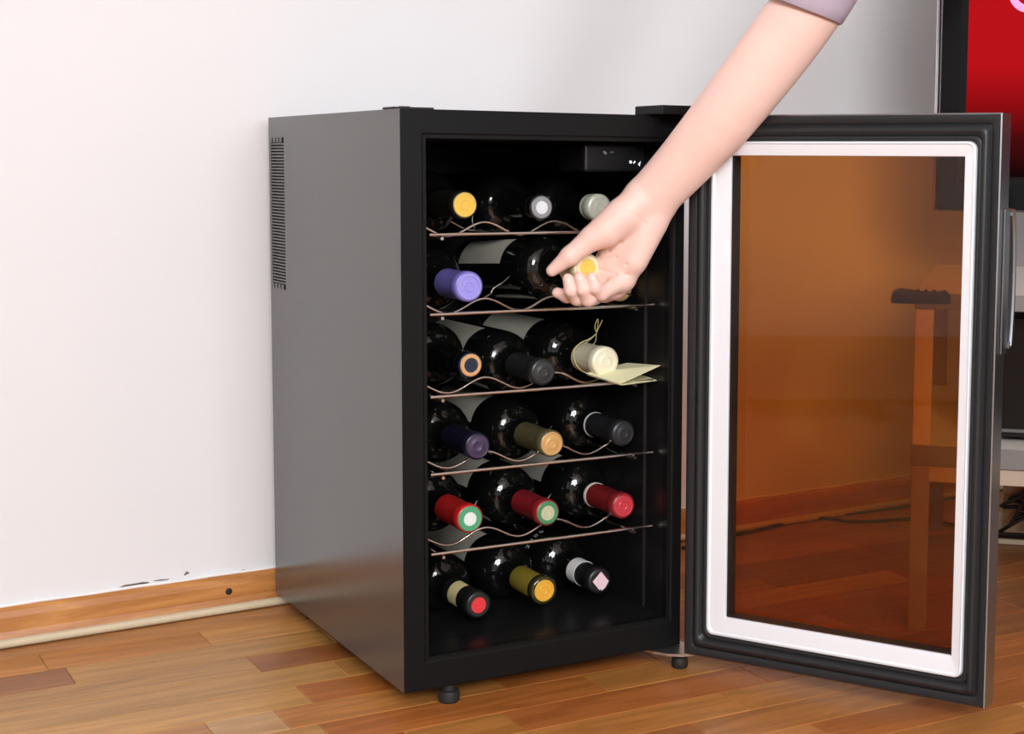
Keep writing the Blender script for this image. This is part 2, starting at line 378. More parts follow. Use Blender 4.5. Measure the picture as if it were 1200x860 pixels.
# local door frame: x along the width, y towards the outer face, z up
def rr(x0, z0, x1, z1, y, r=0, n=5):
    if r <= 0: return [(x0, y, z0), (x1, y, z0), (x1, y, z1), (x0, y, z1)]
    out = []
    for cx_, cz_, a in ((x0+r, z0+r, PI), (x1-r, z0+r, 1.5*PI), (x1-r, z1-r, 0), (x0+r, z1-r, .5*PI)):
        for i in range(n+1): t = a+PI/2*i/n; out.append((cx_+r*math.cos(t), y, cz_+r*math.sin(t)))
    return out
DZ0, DZ1 = ZB+.001, ZT-.0005
A0, A1, B0, B1 = .0535, .3195, .0747, .5972          # glass opening
E0, E1, G0, G1 = .0297, .3325, .0521, .6131          # outer edge of the pale trim
def prof_frame(name, steps, material, parent, **kw):
    bm = bmesh.new(); vs = [[bm.verts.new(p) for p in L] for L in steps]; n = len(vs[0])
    for A, B in zip(vs, vs[1:]):
        for i in range(n): bm.faces.new((A[i], A[(i+1) % n], B[(i+1) % n], B[i]))
    return obj(name, bm, material, parent, **kw)
def L_(d, y, r=0): return rr(d, DZ0+d, DW-d, DZ1-d, y, r)
door = prof_frame('door', [L_(.0015, 0.001), L_(0, .0015), L_(0, DT-.001), L_(.001, DT), rr(A0-.02, B0-.02, A1+.02, B1+.02, DT), rr(A0-.02, B0-.02, A1+.02, B1+.02, .006),
                           L_(.0015, .006), L_(.0015, .001)], M['steel'], cooler)
door.location = (HX, HY, 0); door.rotation_euler = (0, 0, TH)
# black vinyl gasket: outer flat, groove, swollen bead, inner lip
def blend(t, y, r0=.002, r1=.010):
    r = r0+(r1-r0)*t
    return rr(.002+(E0-.002)*t, DZ0+.002+(G0-DZ0-.002)*t, DW-.002-(DW-.002-E1)*t, DZ1-.002-(DZ1-.002-G1)*t, y, r)
prof_frame('gasket', [blend(0, .004), blend(0, .0004), blend(.28, -.0004), blend(.34, .0012), blend(.40, -.0006), blend(.46, -.0045), blend(.56, -.0068), blend(.66, -.0066),
                      blend(.74, -.0040), blend(.80, -.0010), blend(.88, -.0022), blend(.95, -.0018), blend(1, 0.0005), blend(1.0, .004)], M['gasket'], door, smooth=True, angle=.9)
def tr(t, y, r0=.009, r1=.001):
    r = r0+(r1-r0)*min(1, t)
    return rr(E0+(A0-E0)*t, G0+(B0-G0)*t, E1+(A1-E1)*t, G1+(B1-G1)*t, y, r)
prof_frame('inner_trim', [tr(.0, .004), tr(.01, -.001), tr(.06, -.0042), tr(.16, -.0048), tr(.24, -.0030), tr(.34, -.0028), tr(.97, -.0008), tr(1.0, 0), tr(1.0, .003)], M['trim'], door, smooth=True, angle=.35)
prof_frame('glass_spacer', [rr(A0-.0005, B0-.0005, A1+.0005, B1+.0005, .003), rr(A0, B0, A1, B1, .004), rr(A0, B0, A1, B1, .024), rr(A0-.021, B0-.021, A1+.021, B1+.021, .0245)], M['liner'], door)
boxo('glass_pane', (A0-.015, .0245, B0-.015), (A1+.015, .0285, B1+.015), M['pane'], door, 0)
boxo('glass_pane', (A0-.0004, .0040, B0-.0004), (A1+.0004, .0044, B1+.0004), M['clear'], door, 0)
prof_frame('outer_bezel', [rr(A0-.021, B0-.021, A1+.021, B1+.021, DT+.0002), rr(A0-.006, B0-.006, A1+.006, B1+.006, DT+.0004), rr(A0-.006, B0-.006, A1+.006, B1+.006, .0286)], M['black'], door)
# handle on the free edge
bm = bmesh.new()
box(bm, (DW+.0002, .014, .3950), (DW+.0022, .0335, .5450), .0006)
loops = []
for i in range(25):
    t = i/24; z = .402+(.543-.402)*t
    bow = .003+.010*math.sin(PI*min(1, .08+t*.92))**.6
    wd = .0035; c = (DW+.0012, DT+bow, z)
    loops.append([(c[0]+a*.0045, c[1]+b*.0035, z) for a, b in ((-1, -.6), (-.6, -1), (.6, -1), (1, -.6), (1, .6), (.6, 1), (-.6, 1), (-1, .6))])
loft(bm, loops)
for z in (.403, .540): box(bm, (DW-.003, DT+.0002, z-.004), (DW+.0045, DT+.011, z+.004), .001)
obj('handle', bm, M['steel'], door)

# ---------------------------------------------------------------- wine bottles
LEN = .300
def bottle(tip, cap, top, name_label, ring=None, band=None, label_ang=None, disc_r=.0105, cap_len=.072, body='bottle', yrot=0, xrot=0, style='foil', label_y=(.045, .135), neck_label=None, capr=.0151, group='wine bottles in the cooler'):
    """tip: world position of the centre of the closed end; the bottle lies with its base towards the back"""
    base = Vector(tip) + Vector((0, LEN, 0))
    rot = Matrix.Rotation(yrot, 4, 'Z') @ Matrix.Rotation(xrot, 4, 'X')
    base = Vector(tip) + (rot @ Vector((0, LEN, 0)))
    b = thing('wine_bottle', name_label, 'bottle', base, (xrot, 0, yrot), group)
    bm = bmesh.new()
    sh_ = [(p.x, p.y) for p in spline([Vector(q+(0,)) for q in ((.188, .0370), (.196, .0360), (.203, .0335), (.2075, .0305), (.2110, .0265), (.2137, .0220), (.2170, .0185), (.2225, .0163), (.232, .0148))], 4)]
    lathe_y(bm, [(.003, 0), (.006, .018), (.001, .030), (0, .0335), (.004, .0368), (.02, .0372), (.17, .0372), *sh_, (.262, .0140), (.288, .0138),
                 (.289, .0150), (.297, .0150), (.299, .0135), (.299, 0)], 64)
    obj('glass_body', bm, M[body], b, smooth=True, angle=1.0)
    cs = LEN-cap_len
    cm = mat('capsule', cap, .34, .15, noise_amt=.08, noise_scale=70, bump=.12, bump_scale=120); tm = mat('capsule_top', top, .35, .15, noise_amt=.12, noise_scale=220, bump=.25, bump_scale=260)
    bm = bmesh.new()
    k = capr
    if style == 'foil':
        lathe_y(bm, [(cs, k-.0006), (cs, k), (LEN-.018, k-.0006), (LEN-.0165, k-.0003), (LEN-.015, k+.0005), (LEN-.002, k+.0005), (LEN-.0004, k-.0008), (LEN, k-.0024)], 40)
        obj('capsule', bm, cm, b, smooth=True, angle=1.0)
    elif style == 'bare':   # glass lip with a stopper, capsule reaching only up to the lip
        lathe_y(bm, [(cs, k-.0006), (cs, k), (LEN-.014, k-.0004), (LEN-.013, k-.001)], 40); obj('capsule', bm, cm, b, smooth=True, angle=1.0)
        bm = bmesh.new(); lathe_y(bm, [(LEN-.013, k-.001), (LEN-.011, k+.0016), (LEN-.002, k+.0016), (LEN-.0002, k+.0006), (LEN, k-.002)], 40); obj('lip', bm, M['olive_glass'], b, smooth=True, angle=1.0)
    R_ = k-.0024
    bm = bmesh.new(); lathe_y(bm, [(LEN, R_), (LEN+.0002, disc_r+.0006), (LEN-.0005, disc_r), (LEN-.0005, disc_r*.55), (LEN-.0001, disc_r*.5), (LEN-.0001, disc_r*.42), (LEN-.0006, disc_r*.36), (LEN-.0006, 0)], 36)
    o = obj('capsule_top', bm, tm, b, smooth=True, angle=.6)
    if ring:
        bm = bmesh.new(); lathe_y(bm, [(LEN+.0001, disc_r), (LEN+.0008, disc_r+.0003), (LEN+.0008, R_), (LEN-.0004, R_+.0012)], 36)
        obj('top_ring', bm, mat('ring', ring, .35, .3), b, smooth=True, angle=.6)
    if band:
        c, a0, a1 = band
        bm = bmesh.new(); lathe_y(bm, [(a0, k-.0002), (a0, k+.0003), (a1, k+.0003), (a1, k-.0002)], 36)
        obj('neck_band', bm, mat('band', c, .5), b, smooth=True, angle=.6)
    if neck_label:
        c, a0, a1, y0, y1 = neck_label
        bm = bmesh.new(); lathe_y(bm, [(y0, k+.0004), (y1, k+.0004)], 14, a0=a0, a1=a1); obj('neck_label', bm, mat('neck_label', c, .6, noise_amt=.1, noise_scale=160), b, smooth=True)
    if label_ang is not None:
        a0, a1 = label_ang
        bm = bmesh.new(); lathe_y(bm, [(label_y[0], .0374), (label_y[0], .0375), (label_y[1], .0375), (label_y[1], .0374)], 24, a0=math.radians(a0), a1=math.radians(a1))
        obj('label', bm, M['label'], b, smooth=True, angle=.6)
    return b
def tipz(px, py, z):   # point on the picture ray at bottle-axis height range, at a stated depth
    return at_y(px, py, z)
GW, GS, GB = (.80, .46, .07), (.62, .64, .66), (.21, .17, .62)
B = {}
B['a'] = bottle(tipz(545, 240, .06), (.012, .011, .010), (.85, .52, .08), 'bottle with a bright yellow cap, leftmost of the top row', disc_r=.0112, ring=(.90, .62, .14))  # near-black capsule side has the shade inside the cooler in its colour
B['b'] = bottle(tipz(635, 243, .065), (.02, .02, .02), (.80, .82, .85), 'bottle with a small silver cap, middle of the top row', disc_r=.0075, ring=(.34, .34, .35), capr=.0142)
B['c'] = bottle(tipz(703, 243, .06), (.55, .58, .48), (.60, .62, .52), 'bottle with a pale grey-green cap half hidden above the hand', cap_len=.022)
B['d'] = bottle(tipz(550, 336, .055), (.22, .19, .62), (.34, .30, .80), 'bottle with a violet-blue capsule on the second row, left', ring=(.40, .36, .85), cap_len=.060, capr=.0165, disc_r=.0115)
B['x'] = bottle(tipz(728, 338, .075), (.55, .40, .18), (.60, .44, .18), 'gold-capped bottle almost hidden behind the hand on the second row, right')
B['f'] = bottle(tipz(552, 428, .06), (.010, .016, .030), (.02, .03, .06), 'bottle with a black capsule ringed in copper, third row left', ring=(.75, .42, .20), capr=.0142, disc_r=.0082)
B['g'] = bottle(tipz(637, 436, .05), (.020, .021, .023), (.035, .036, .038), 'bottle with a plain black capsule, middle of the third row', label_ang=(100, 170), label_y=(.03, .155), disc_r=.012)
B['h'] = bottle(tipz(710, 424, .045), (.80, .76, .55), (.82, .78, .58), 'bottle with a cream capsule and corded tag, third row right', cap_len=.054, capr=.0172, disc_r=.0118, label_ang=(100, 170), label_y=(.03, .155))
B['i'] = bottle(tipz(560, 523, .055), (.010, .008, .024), (.06, .04, .085), 'bottle with a dark purple capsule, fourth row left', disc_r=.0125)  # purple capsule side darkened further to stand for light falling off inside
B['j'] = bottle(tipz(647, 520, .055), (.11, .095, .045), (.62, .36, .13), 'bottle with an olive capsule and coppery gold top, middle of the fourth row', ring=(.72, .46, .20), disc_r=.0118, label_ang=(100, 170), label_y=(.03, .155))
B['k'] = bottle(tipz(731, 508, .055), (.018, .018, .021), (.030, .030, .034), 'bottle with a black capsule and thin white band, fourth row right', band=((.75, .78, .80), .2275, .2310), disc_r=.0118)
B['l'] = bottle(tipz(551, 608, .050), (.52, .016, .016), (.80, .86, .82), 'bottle with a bright red capsule and white-green top, fifth row left', ring=(.10, .42, .22), disc_r=.0078, cap_len=.064, capr=.0158)
B['m'] = bottle(tipz(642, 601, .055), (.27, .014, .020), (.55, .55, .36), 'bottle with a dark red capsule and beige-green top, middle of the fifth row', ring=(.08, .30, .14), disc_r=.0088, cap_len=.066, label_ang=(100, 170), label_y=(.03, .155))
B['n'] = bottle(tipz(731, 593, .050), (.22, .014, .018), (.58, .05, .07), 'bottle with a maroon capsule and white collar, fifth row right', band=((.80, .76, .66), .2150, .2330), disc_r=.0115, cap_len=.075, label_ang=(100, 170), label_y=(.03, .155))
B['o'] = bottle(tipz(561, 709, .065), (.012, .012, .012), (.80, .05, .06), 'bottle with a black neck and red disc, bottom row left', ring=(.03, .03, .03), disc_r=.0092, neck_label=((.70, .60, .30), math.radians(85), math.radians(210), .246, .270))
B['p'] = bottle(tipz(638, 692, .060), (.20, .155, .02), (.80, .42, .05), 'bottle with a yellow-olive neck and orange-gold stopper, middle of the bottom row', style='bare', cap_len=.062, disc_r=.0100, label_ang=(100, 170), label_y=(.03, .155))
B['q'] = bottle(tipz(703, 681, .070), (.012, .012, .013), (.02, .02, .02), 'bottle with a black capsule, white collar and pink sticker, bottom row right', cap_len=.058, band=((.78, .78, .77), .2425, .2620), disc_r=.0115, capr=.0152)
# pink sticker on the top of bottle q
c = Vector((0, -LEN-.0012, 0)); bm = bmesh.new()
pts = [(-.0105, .001), (.001, .0118), (.0115, -.001), (.0065, -.0085), (.002, -.0115), (.001, -.0098), (-.0015, -.0102)]
loft(bm, [[(x, -LEN-y, z) for x, z in pts] for y in (.0009, .0013)]); obj('sticker', bm, mat('pink_sticker', (.78, .56, .60), .6, noise_amt=.06, noise_scale=300), B['q'])
# year printed around the shoulder side of bottle q
fc = bpy.data.curves.new('year', 'FONT'); fc.size = .0105; fc.align_x = 'CENTER'; fc.align_y = 'CENTER'
white = mat('year_ink', (.85, .85, .82), .6)
dg = bpy.context.evaluated_depsgraph_get()
for i, ch in enumerate('2000'):
    fc2 = fc.copy(); fc2.body = ch; to = bpy.data.objects.new('digit', fc2); S.collection.objects.link(to)
    bpy.context.view_layer.update(); dg = bpy.context.evaluated_depsgraph_get()
    me = bpy.data.meshes.new_from_object(to.evaluated_get(dg)); bpy.data.objects.remove(to)
    me.materials.clear(); me.materials.append(white)
    ang = math.radians(151-i*13)
    o = link(bpy.data.objects.new('digit', me), B['q'])
    nrm = Vector((math.cos(ang), 0, math.sin(ang))); xd = Vector((math.sin(ang), 0, -math.cos(ang))); yd = nrm.cross(xd)
    mm = Matrix((xd, yd, nrm)).transposed().to_4x4(); mm.translation = Vector((0, -.173, 0))+nrm*.03745
    o.matrix_local = mm

# the bottle held by the hand, drawn a little out of the second row
ETIP = at_y(688.5, 314, 0.0)
B['e'] = bottle(ETIP, (.82, .73, .50), (.85, .58, .10), 'bottle with a cream neck and gold disc gripped by the hand', disc_r=.0095, cap_len=.040, xrot=-.062, label_ang=(112, 170), label_y=(.03, .15), ring=(.88, .78, .50), capr=.0160)

# ---------------------------------------------------------------- hang tag with cord on bottle h
ht = B['h'].location; tip_h = ht - Vector((0, LEN, 0))
tagm = mat('tag_paper', (.80, .76, .48), .7, noise_amt=.05, noise_scale=80); cordm = mat('gold_cord', (.62, .55, .25), .5)
tg = thing('hang_tag', 'folded cream paper tag tied with a cord under the cream capsule', 'tag', (tip_h.x, tip_h.y+.02, tip_h.z-.018))
def tl(px, py, y): return at_y(px, py, y) - tg.location
bm = bmesh.new()
up_ = [tl(686, 437, .060), tl(727, 449.5, .012), tl(774, 428, .020), tl(735, 425, .070)]
lo_ = [tl(688, 439, .061), tl(728, 451, .012), tl(775, 445, .030), tl(742, 437, .070)]
th = Vector((0, 0, -.0005))
for q in (up_, lo_): loft(bm, [q, [p+th for p in q]])
obj('folded_card', bm, tagm, tg)
bm = bmesh.new()
zc = tip_h-tg.location
kx = Vector((zc.x, zc.y+.03, zc.z+.0175))
tube(bm, spline([tl(699, 391, .085), tl(691, 397, .085), tl(680, 402, .088), tl(673, 411, .09), tl(674, 424, .085), tl(680, 433, .075), tl(689, 438, .062)]), .0006, 5)
tube(bm, spline([tl(699, 391, .085), tl(690, 399, .09), tl(679, 407, .095), tl(675, 418, .092), tl(681, 428, .085)]), .0006, 5)
tube(bm, spline([kx, tl(698, 399, .09), tl(699, 390, .085)]), .0006, 5)
tube(bm, spline([tl(699, 390, .085), tl(697, 383, .08), tl(700, 374, .078), tl(701, 378, .078), tl(699, 389, .085)]), .0006, 5)
tube(bm, spline([tl(699, 390, .085), tl(702, 383, .08), tl(706, 375, .078)]), .0006, 5)
obj('cord', bm, cordm, tg, smooth=True)

# ---------------------------------------------------------------- person: forearm and hand gripping the bottle neck
R0 = ETIP.copy()
def hp(px, py, t):   # t = metres towards the camera from the plane of the bottle tip
    return at_plane(px, py, R0-cf*t, cf)
class SDF: pass
def seg_d(P, a, b, ra, rb):
    a = np.array(a); b = np.array(b); ab = b-a; h = np.clip(((P-a)@ab)/(ab@ab), 0, 1)
    return np.linalg.norm(P-a-h[..., None]*ab, axis=-1)-(ra+(rb-ra)*h)
def smin(a, b, k):
    h = np.clip(.5+.5*(b-a)/k, 0, 1); return b*(1-h)+a*h-k*h*(1-h)
def smax(a, b, k): return -smin(-a, -b, k)
mmv = .001
arm_c = [(1010, -120, .085), (960, -14, .078), (914, 53, .060), (850, 135, .036), (797, 196, .012), (763, 232, .000)]
ARM = [(hp(*c), r) for c, r in zip(arm_c, (.046, .0355, .0345, .0315, .0265, .0235))]
adir = (ARM[1][0]-ARM[5][0]).normalized(); perp = adir.cross(-cf).normalized()   # perpendicular, in the picture plane
prims_palm = []
acs = spline([a for a, r in ARM], 3); ars = [v.x for v in spline([Vector((r, 0, 0)) for a, r in ARM], 3)]
chains = [[(a+perp*s*(.0045+.002*min(1, i/15)), r-.0015) for i, (a, r) in enumerate(zip(acs, ars))] for s in (-1, 1)]
wr = (763, 232, .000)
def pp(a, b, ra, rb): prims_palm.append((hp(*a), hp(*b), ra, rb))
MI, MM, MR, ML = (694, 336, -.024), (708, 341, -.019), (721, 337, -.015), (732, 328, -.010)
pp((752, 232, -.002), MI, .0190, .0115)
pp((757, 236, -.004), MM, .0190, .0120)
pp((764, 240, -.004), MR, .0185, .0125)
pp((772, 244, -.002), ML, .0170, .0115)
pp((764, 262, .000), (744, 306, -.002), .0150, .0130)      # hypothenar
pp((744, 240, .006), (712, 272, .011), .0185, .0165)      # thenar
fingers = [
    [MI, (676, 346, -.012), (664, 347, -.002), (653, 343, .004)],
    [MM, (676, 349, .012), (669, 340, .0235), (665.5, 327, .0225)],
    [MR, (689, 350.5, .016), (683, 339, .0265), (679, 325, .0255)],
    [ML, (705, 344, .017), (697, 337, .0265), (693.5, 325, .0265)]]
frad = [(.0105, .0085, .0074, .0060), (.0108, .0085, .0074, .0062), (.0105, .0084, .0074, .0062), (.0100, .0080, .0070, .0060)]
thumb = [(728, 254, .009), (694, 279, .013), (668, 300, .014), (647, 317, .010)]
trad = (.0190, .0135, .0106, .0068)
allp = [p for q in prims_palm for p in q[:2]]+acs
# oriented grid
ex, ey, ez = adir, perp, adir.cross(perp)
Rm = np.array([ex, ey, ez]); org = np.array(R0)
pts3 = np.array([list(p) for p in allp]+[list(hp(*f)) for c in fingers for f in c]+[list(hp(*f)) for f in thumb])
loc3 = (pts3-org)@Rm.T; lo = loc3.min(0)-.05; hi = loc3.max(0)+.05
VX = .0013; lo = lo+0; lo[1] = loc3.min(0)[1]-.045; hi[1] = loc3.max(0)[1]+.045
dims = np.ceil((hi-lo)/VX).astype(int)
gx, gy, gz = [lo[i]+VX*np.arange(dims[i]) for i in range(3)]
def ev(X, Y, Z):
    P = np.stack([X, Y, Z], -1)@Rm+org
    d = None
    for ch in chains:
        e = None
        for (a, ra), (b, rb) in zip(ch, ch[1:]):
            f_ = seg_d(P, a, b, ra, rb); e = f_ if e is None else np.minimum(e, f_)
        d = e if d is None else smin(d, e, .012)
    for a, b, ra, rb in prims_palm:
        e = seg_d(P, a, b, ra, rb); d = e if d is None else smin(d, e, .009)
    th_ = None
    for i in range(3):
        e = seg_d(P, hp(*thumb[i]), hp(*thumb[i+1]), trad[i], trad[i+1]); th_ = e if th_ is None else smin(th_, e, .004)
    # soft swelling of the thumb pad
    out = smin(d, th_, .010)
    for c, r in zip(fingers, frad):
        f_ = None
        for i in range(3):
            e = seg_d(P, hp(*c[i]), hp(*c[i+1]), r[i], r[i+1]); f_ = e if f_ is None else smin(f_, e, .0028)
        out = np.minimum(out, smin(d, f_, .007))
    # palm creases
    for pts, dep in (([(727, 284, .010), (714, 293, .004), (701, 299, -.002), (697, 306, -.008)], .0030), ([(702, 304, -.012), (722, 302, -.010), (734, 310, .0)], .0018), ([(703, 316, -.010), (722, 322, -.004), (736, 322, .002)], .0018),
                     ([(736, 246, .026), (744, 252, .024), (757, 262, .020)], .0007)):
        for q0, q1 in zip(pts, pts[1:]):
            p0, p1 = hp(*q0), hp(*q1)
            # groove follows the surface: subtract a thin wedge along the view direction
            a_, b_ = np.array(p0), np.array(p1); u_ = b_-a_; u_ = u_/np.linalg.norm(u_); nf = np.array(cf)
            q = P-a_; h = np.clip(q@(b_-a_)/((b_-a_)@(b_-a_)), 0, 1); q = P-a_-h[..., None]*(b_-a_)
            q = q-(q@nf)[..., None]*nf*.97
            dist = np.linalg.norm(q, axis=-1)
            out = out+dep*np.exp(-(dist/.0016)**2)
    return out
val = np.empty(dims, np.float32)
for i0 in range(0, dims[0], 24):
    X, Y, Z = np.meshgrid(gx[i0:i0+24], gy, gz, indexing='ij'); val[i0:i0+24] = ev(X, Y, Z)
def surface_nets(v, lo, h):
    s = v < 0; nx, ny, nz = v.shape
    acc = np.zeros((nx-1, ny-1, nz-1, 3), np.float32); cnt = np.zeros((nx-1, ny-1, nz-1), np.float32)
    base = np.stack(np.meshgrid(np.arange(nx-1), np.arange(ny-1), np.arange(nz-1), indexing='ij'), -1)
    cor = [(a, b, c) for a in (0, 1) for b in (0, 1) for c in (0, 1)]
    sl = lambda c: (slice(c[0], c[0]+nx-1), slice(c[1], c[1]+ny-1), slice(c[2], c[2]+nz-1))
    for i, c in enumerate(cor):
        for e in cor[i+1:]:
            if sum(abs(p-q) for p, q in zip(c, e)) != 1: continue
            a = v[sl(c)]; b = v[sl(e)]; m_ = (a < 0) != (b < 0)
            t = np.where(m_, a/np.where(m_, a-b, 1), 0)
            for k in range(3): acc[..., k] += np.where(m_, c[k]+(e[k]-c[k])*t, 0)
            cnt += m_
    act = cnt > 0; idx = -np.ones(act.shape, int); idx[act] = np.arange(act.sum())
    V = (base[act]+acc[act]/cnt[act][:, None])*h+lo
    F = []
    for ax in range(3):
        o1, o2 = [k for k in range(3) if k != ax]
        s0 = [slice(None)]*3; s1 = [slice(None)]*3; s0[ax] = slice(0, -1); s1[ax] = slice(1, None)
        ch = s[tuple(s0)] != s[tuple(s1)]; I = np.argwhere(ch)
        I = I[(I[:, o1] > 0) & (I[:, o2] > 0) & (I[:, o1] < v.shape[o1]-1) & (I[:, o2] < v.shape[o2]-1)]
        q = []
        for da, db in ((1, 1), (0, 1), (0, 0), (1, 0)):
            J = I.copy(); J[:, o1] -= da; J[:, o2] -= db; q.append(idx[J[:, 0], J[:, 1], J[:, 2]])
        Q = np.stack(q, 1); ins = s[I[:, 0], I[:, 1], I[:, 2]]
        if ax == 1: ins = ~ins
        Q[~ins] = Q[~ins][:, ::-1]; F.append(Q)
    return V, np.concatenate(F)
V, Fc = surface_nets(val, lo, VX)
V = V@Rm+org
person = thing('person', 'bare forearm and hand reaching down to grip a bottle neck, lilac sleeve', 'person', hp(960, -14, .078))
me = bpy.data.meshes.new('arm'); me.from_pydata([tuple(p-np.array(person.location)) for p in V], [], Fc.tolist()); me.update()
for p in me.polygons: p.use_smooth = True
skin = mat('skin', (.82, .565, .495), .48, spec=.35, noise_amt=.05, noise_scale=28, bump=.12, bump_scale=500)
ps = skin.node_tree.nodes['Principled BSDF']; ps.inputs['Subsurface Weight'].default_value = .25; ps.inputs['Subsurface Radius'].default_value = (1, .35, .2); ps.inputs['Subsurface Scale'].default_value = .006
me.materials.append(skin); arm = link(bpy.data.objects.new('arm', me), person)
sm = arm.modifiers.new('smooth', 'SMOOTH'); sm.iterations = 2; sm.factor = .5
# nails on the three curled fingers
nm = mat('nail', (.86, .62, .56), .28, spec=.5)
for c, r in zip(fingers[1:], frad[1:]):
    tipv = hp(*c[3]); dipv = hp(*c[2]); ax = (tipv-dipv).normalized(); out_ = (-cf-ax*(-cf).dot(ax)).normalized(); sd = ax.cross(out_)
    bm = bmesh.new(); loops = []
    for i in range(7):
        u = i/6; wdt = .0036*math.sqrt(max(.05, 1-(2*u-1)**4)); cen = tipv+ax*(.0035-.0085*(1-u))
        loops.append([cen+sd*(wdt*math.sin(a))*1.0+out_*((r[3]+.0003)*math.cos(a*.55)-(.0020*u*u if u > .5 else 0)) for a in [(-1+2*j/6)*PI/2 for j in range(7)]])
    loft(bm, loops, closed=False, cap=False)
    bmesh.ops.translate(bm, verts=bm.verts[:], vec=-person.location)
    obj('nail', bm, nm, person, smooth=True)
# sleeve: rolled cuff round the elbow
slm = mat('sleeve_cloth', (.42, .34, .42), .85, noise_amt=.06, noise_scale=60, bump=.3, bump_scale=700)
cA = hp(941, 12, .072); cB = hp(1010, -120, .085); sax = (cB-cA).normalized(); tocam = (-cf-sax*(-cf).dot(sax)).normalized(); sside = sax.cross(tocam)
bm = bmesh.new(); loops = []
def ringp(d, r, flare=0, ph=0):
    out = []
    for k in range(40):
        a = 2*PI*k/40; rr_ = r*(1+.015*math.sin(3*a+ph))
        out.append(cA+sax*(d+.006*math.sin(a+2.2))+tocam*(rr_*math.sin(a))+sside*(rr_*math.cos(a))-person.location)
    return out
seq = [(.006, .0395), (.001, .0405), (-.001, .0418), (.001, .0440), (.012, .0450), (.026, .0462), (.031, .0464), (.0318, .0454), (.034, .0456), (.05, .048), (.09, .052), (.135, .056), (.20, .062), (.27, .068), (.33, .066), (.37, .050), (.385, .020)]
loft(bm, [ringp(d, r) for d, r in seq], True, False); bm.faces.new([v for v in bm.verts[-40:]])
obj('sleeve', bm, slm, person, smooth=True)
bm = bmesh.new()
for dd in (.028,): tube(bm, [Vector(p) for p in ringp(dd, .0463)], .0004, 4, closed=True)
obj('cuff_seam', bm, mat('seam_thread', (.55, .47, .55), .8), person, smooth=True)

# ---------------------------------------------------------------- television stand (behind the door, turned to face the camera)
TS = Vector((.666, -.033, 0)); tu = Vector((.72, -.69, 0)).normalized(); tv_ = Vector((.69, .72, 0)).normalized(); TROT = math.atan2(tu.y, tu.x)
def tpt(u, v, z=0): return TS+tu*u+tv_*v+Vector((0, 0, z))
standm = mat('stand_laminate', (.62, .58, .52), .4, noise_amt=.03, noise_scale=30)
standf = mat('stand_edge', (.17, .16, .15), .45)
legm = mat('stand_leg', (.26, .19, .13), .45); postm = mat('stand_post', (.60, .50, .40), .45); apm = mat('stand_apron', (.40, .32, .24), .5)
st = thing('television_stand', 'low two-tier table seen through the tinted glass, carrying the television', 'table', TS, (0, 0, TROT))
TL, TD, TZ = 1.10, .575, .430
bm = bmesh.new(); box(bm, (0, 0, TZ-.020), (TL, TD, TZ), .001, 0)
for f in bm.faces:
    f.normal_update()
    if f.normal.y < -.5 or abs(f.normal.x) > .5: f.material_index = 1
o = obj('tabletop', bm, [standm, standf], st)
bm = bmesh.new(); box(bm, (0, 0, .2125), (TL, TD, .2385), .001, 0)
for f in bm.faces:
    f.normal_update()
    if f.normal.y < -.5 or abs(f.normal.x) > .5: f.material_index = 1
obj('shelf', bm, [standm, standf], st)
boxo('apron', (.022, .004, .192), (TL-.022, .020, .2123), apm, st, .0005)
for x in (.001, TL-.023):
    for y in (.001, TD-.023):
        boxo('leg', (x, y, 0), (x+.022, y+.022, .2122), legm, st, .001); boxo('post', (x, y, .2387), (x+.022, y+.022, TZ-.0202), postm, st, .001)
# black media receiver on the lower shelf
rc = thing('media_receiver', 'large black media box on the lower shelf of the stand', 'electronics', tpt(.10, .06, .239), (0, 0, TROT))
gloss = mat('gloss_black', (.006, .006, .0065), .08, spec=.2)
boxo('case', (.0, 0, .006), (.85, .38, .158), mat('satin_black', (.012, .012, .013), .35), rc, .003)
boxo('front_plate', (.0, -.004, .006), (.85, -.0002, .158), gloss, rc, .001)
boxo('display_strip', (.0, -.0046, .012), (.85, -.0041, .016), mat('strip_grey', (.09, .09, .09), .4), rc, 0)
for x in (.04, .81):
    for y in (.04, .34): boxo('foot', (x-.012, y-.012, 0.0003), (x+.012, y+.012, .006), M['dark'], rc, .001)
# remote control on the near-left corner of the top
rp = at_z(1079, 345, TZ+.010)
rm = thing('remote_control', 'black remote control lying on the corner of the television stand', 'remote control', (rp.x, rp.y, TZ+.0004), (0, 0, TROT+.08))
bm = bmesh.new(); loops = []
for i, (x, hw, h) in enumerate([(-.034, .008, .004), (-.032, .016, .012), (-.024, .020, .016), (0, .018, .013), (.02, .018, .013), (.028, .017, .015), (.033, .012, .010), (.034, .006, .004)]):
    loops.append([(x, y*hw, z*h) for y, z in ((-1, .25), (-.9, .85), (-.5, 1), (.5, 1), (.9, .85), (1, .25), (.85, 0), (-.85, 0))])
loft(bm, loops); obj('case', bm, M['dark'], rm, smooth=True, angle=.8)
bmk = None
for i in range(4):
    for j in range(3):
        if bmk is None:
            bm = bmesh.new(); box(bm, (-.002, -.002, 0), (.002, .002, .0012), .0004); o = obj('button', bm, mat('button_grey', (.05, .05, .055), .5), rm); bmk = o.data
        else: o = link(bpy.data.objects.new('button', bmk), rm)
        o.location = (-.012+i*.009, -.008+j*.008, .0138)
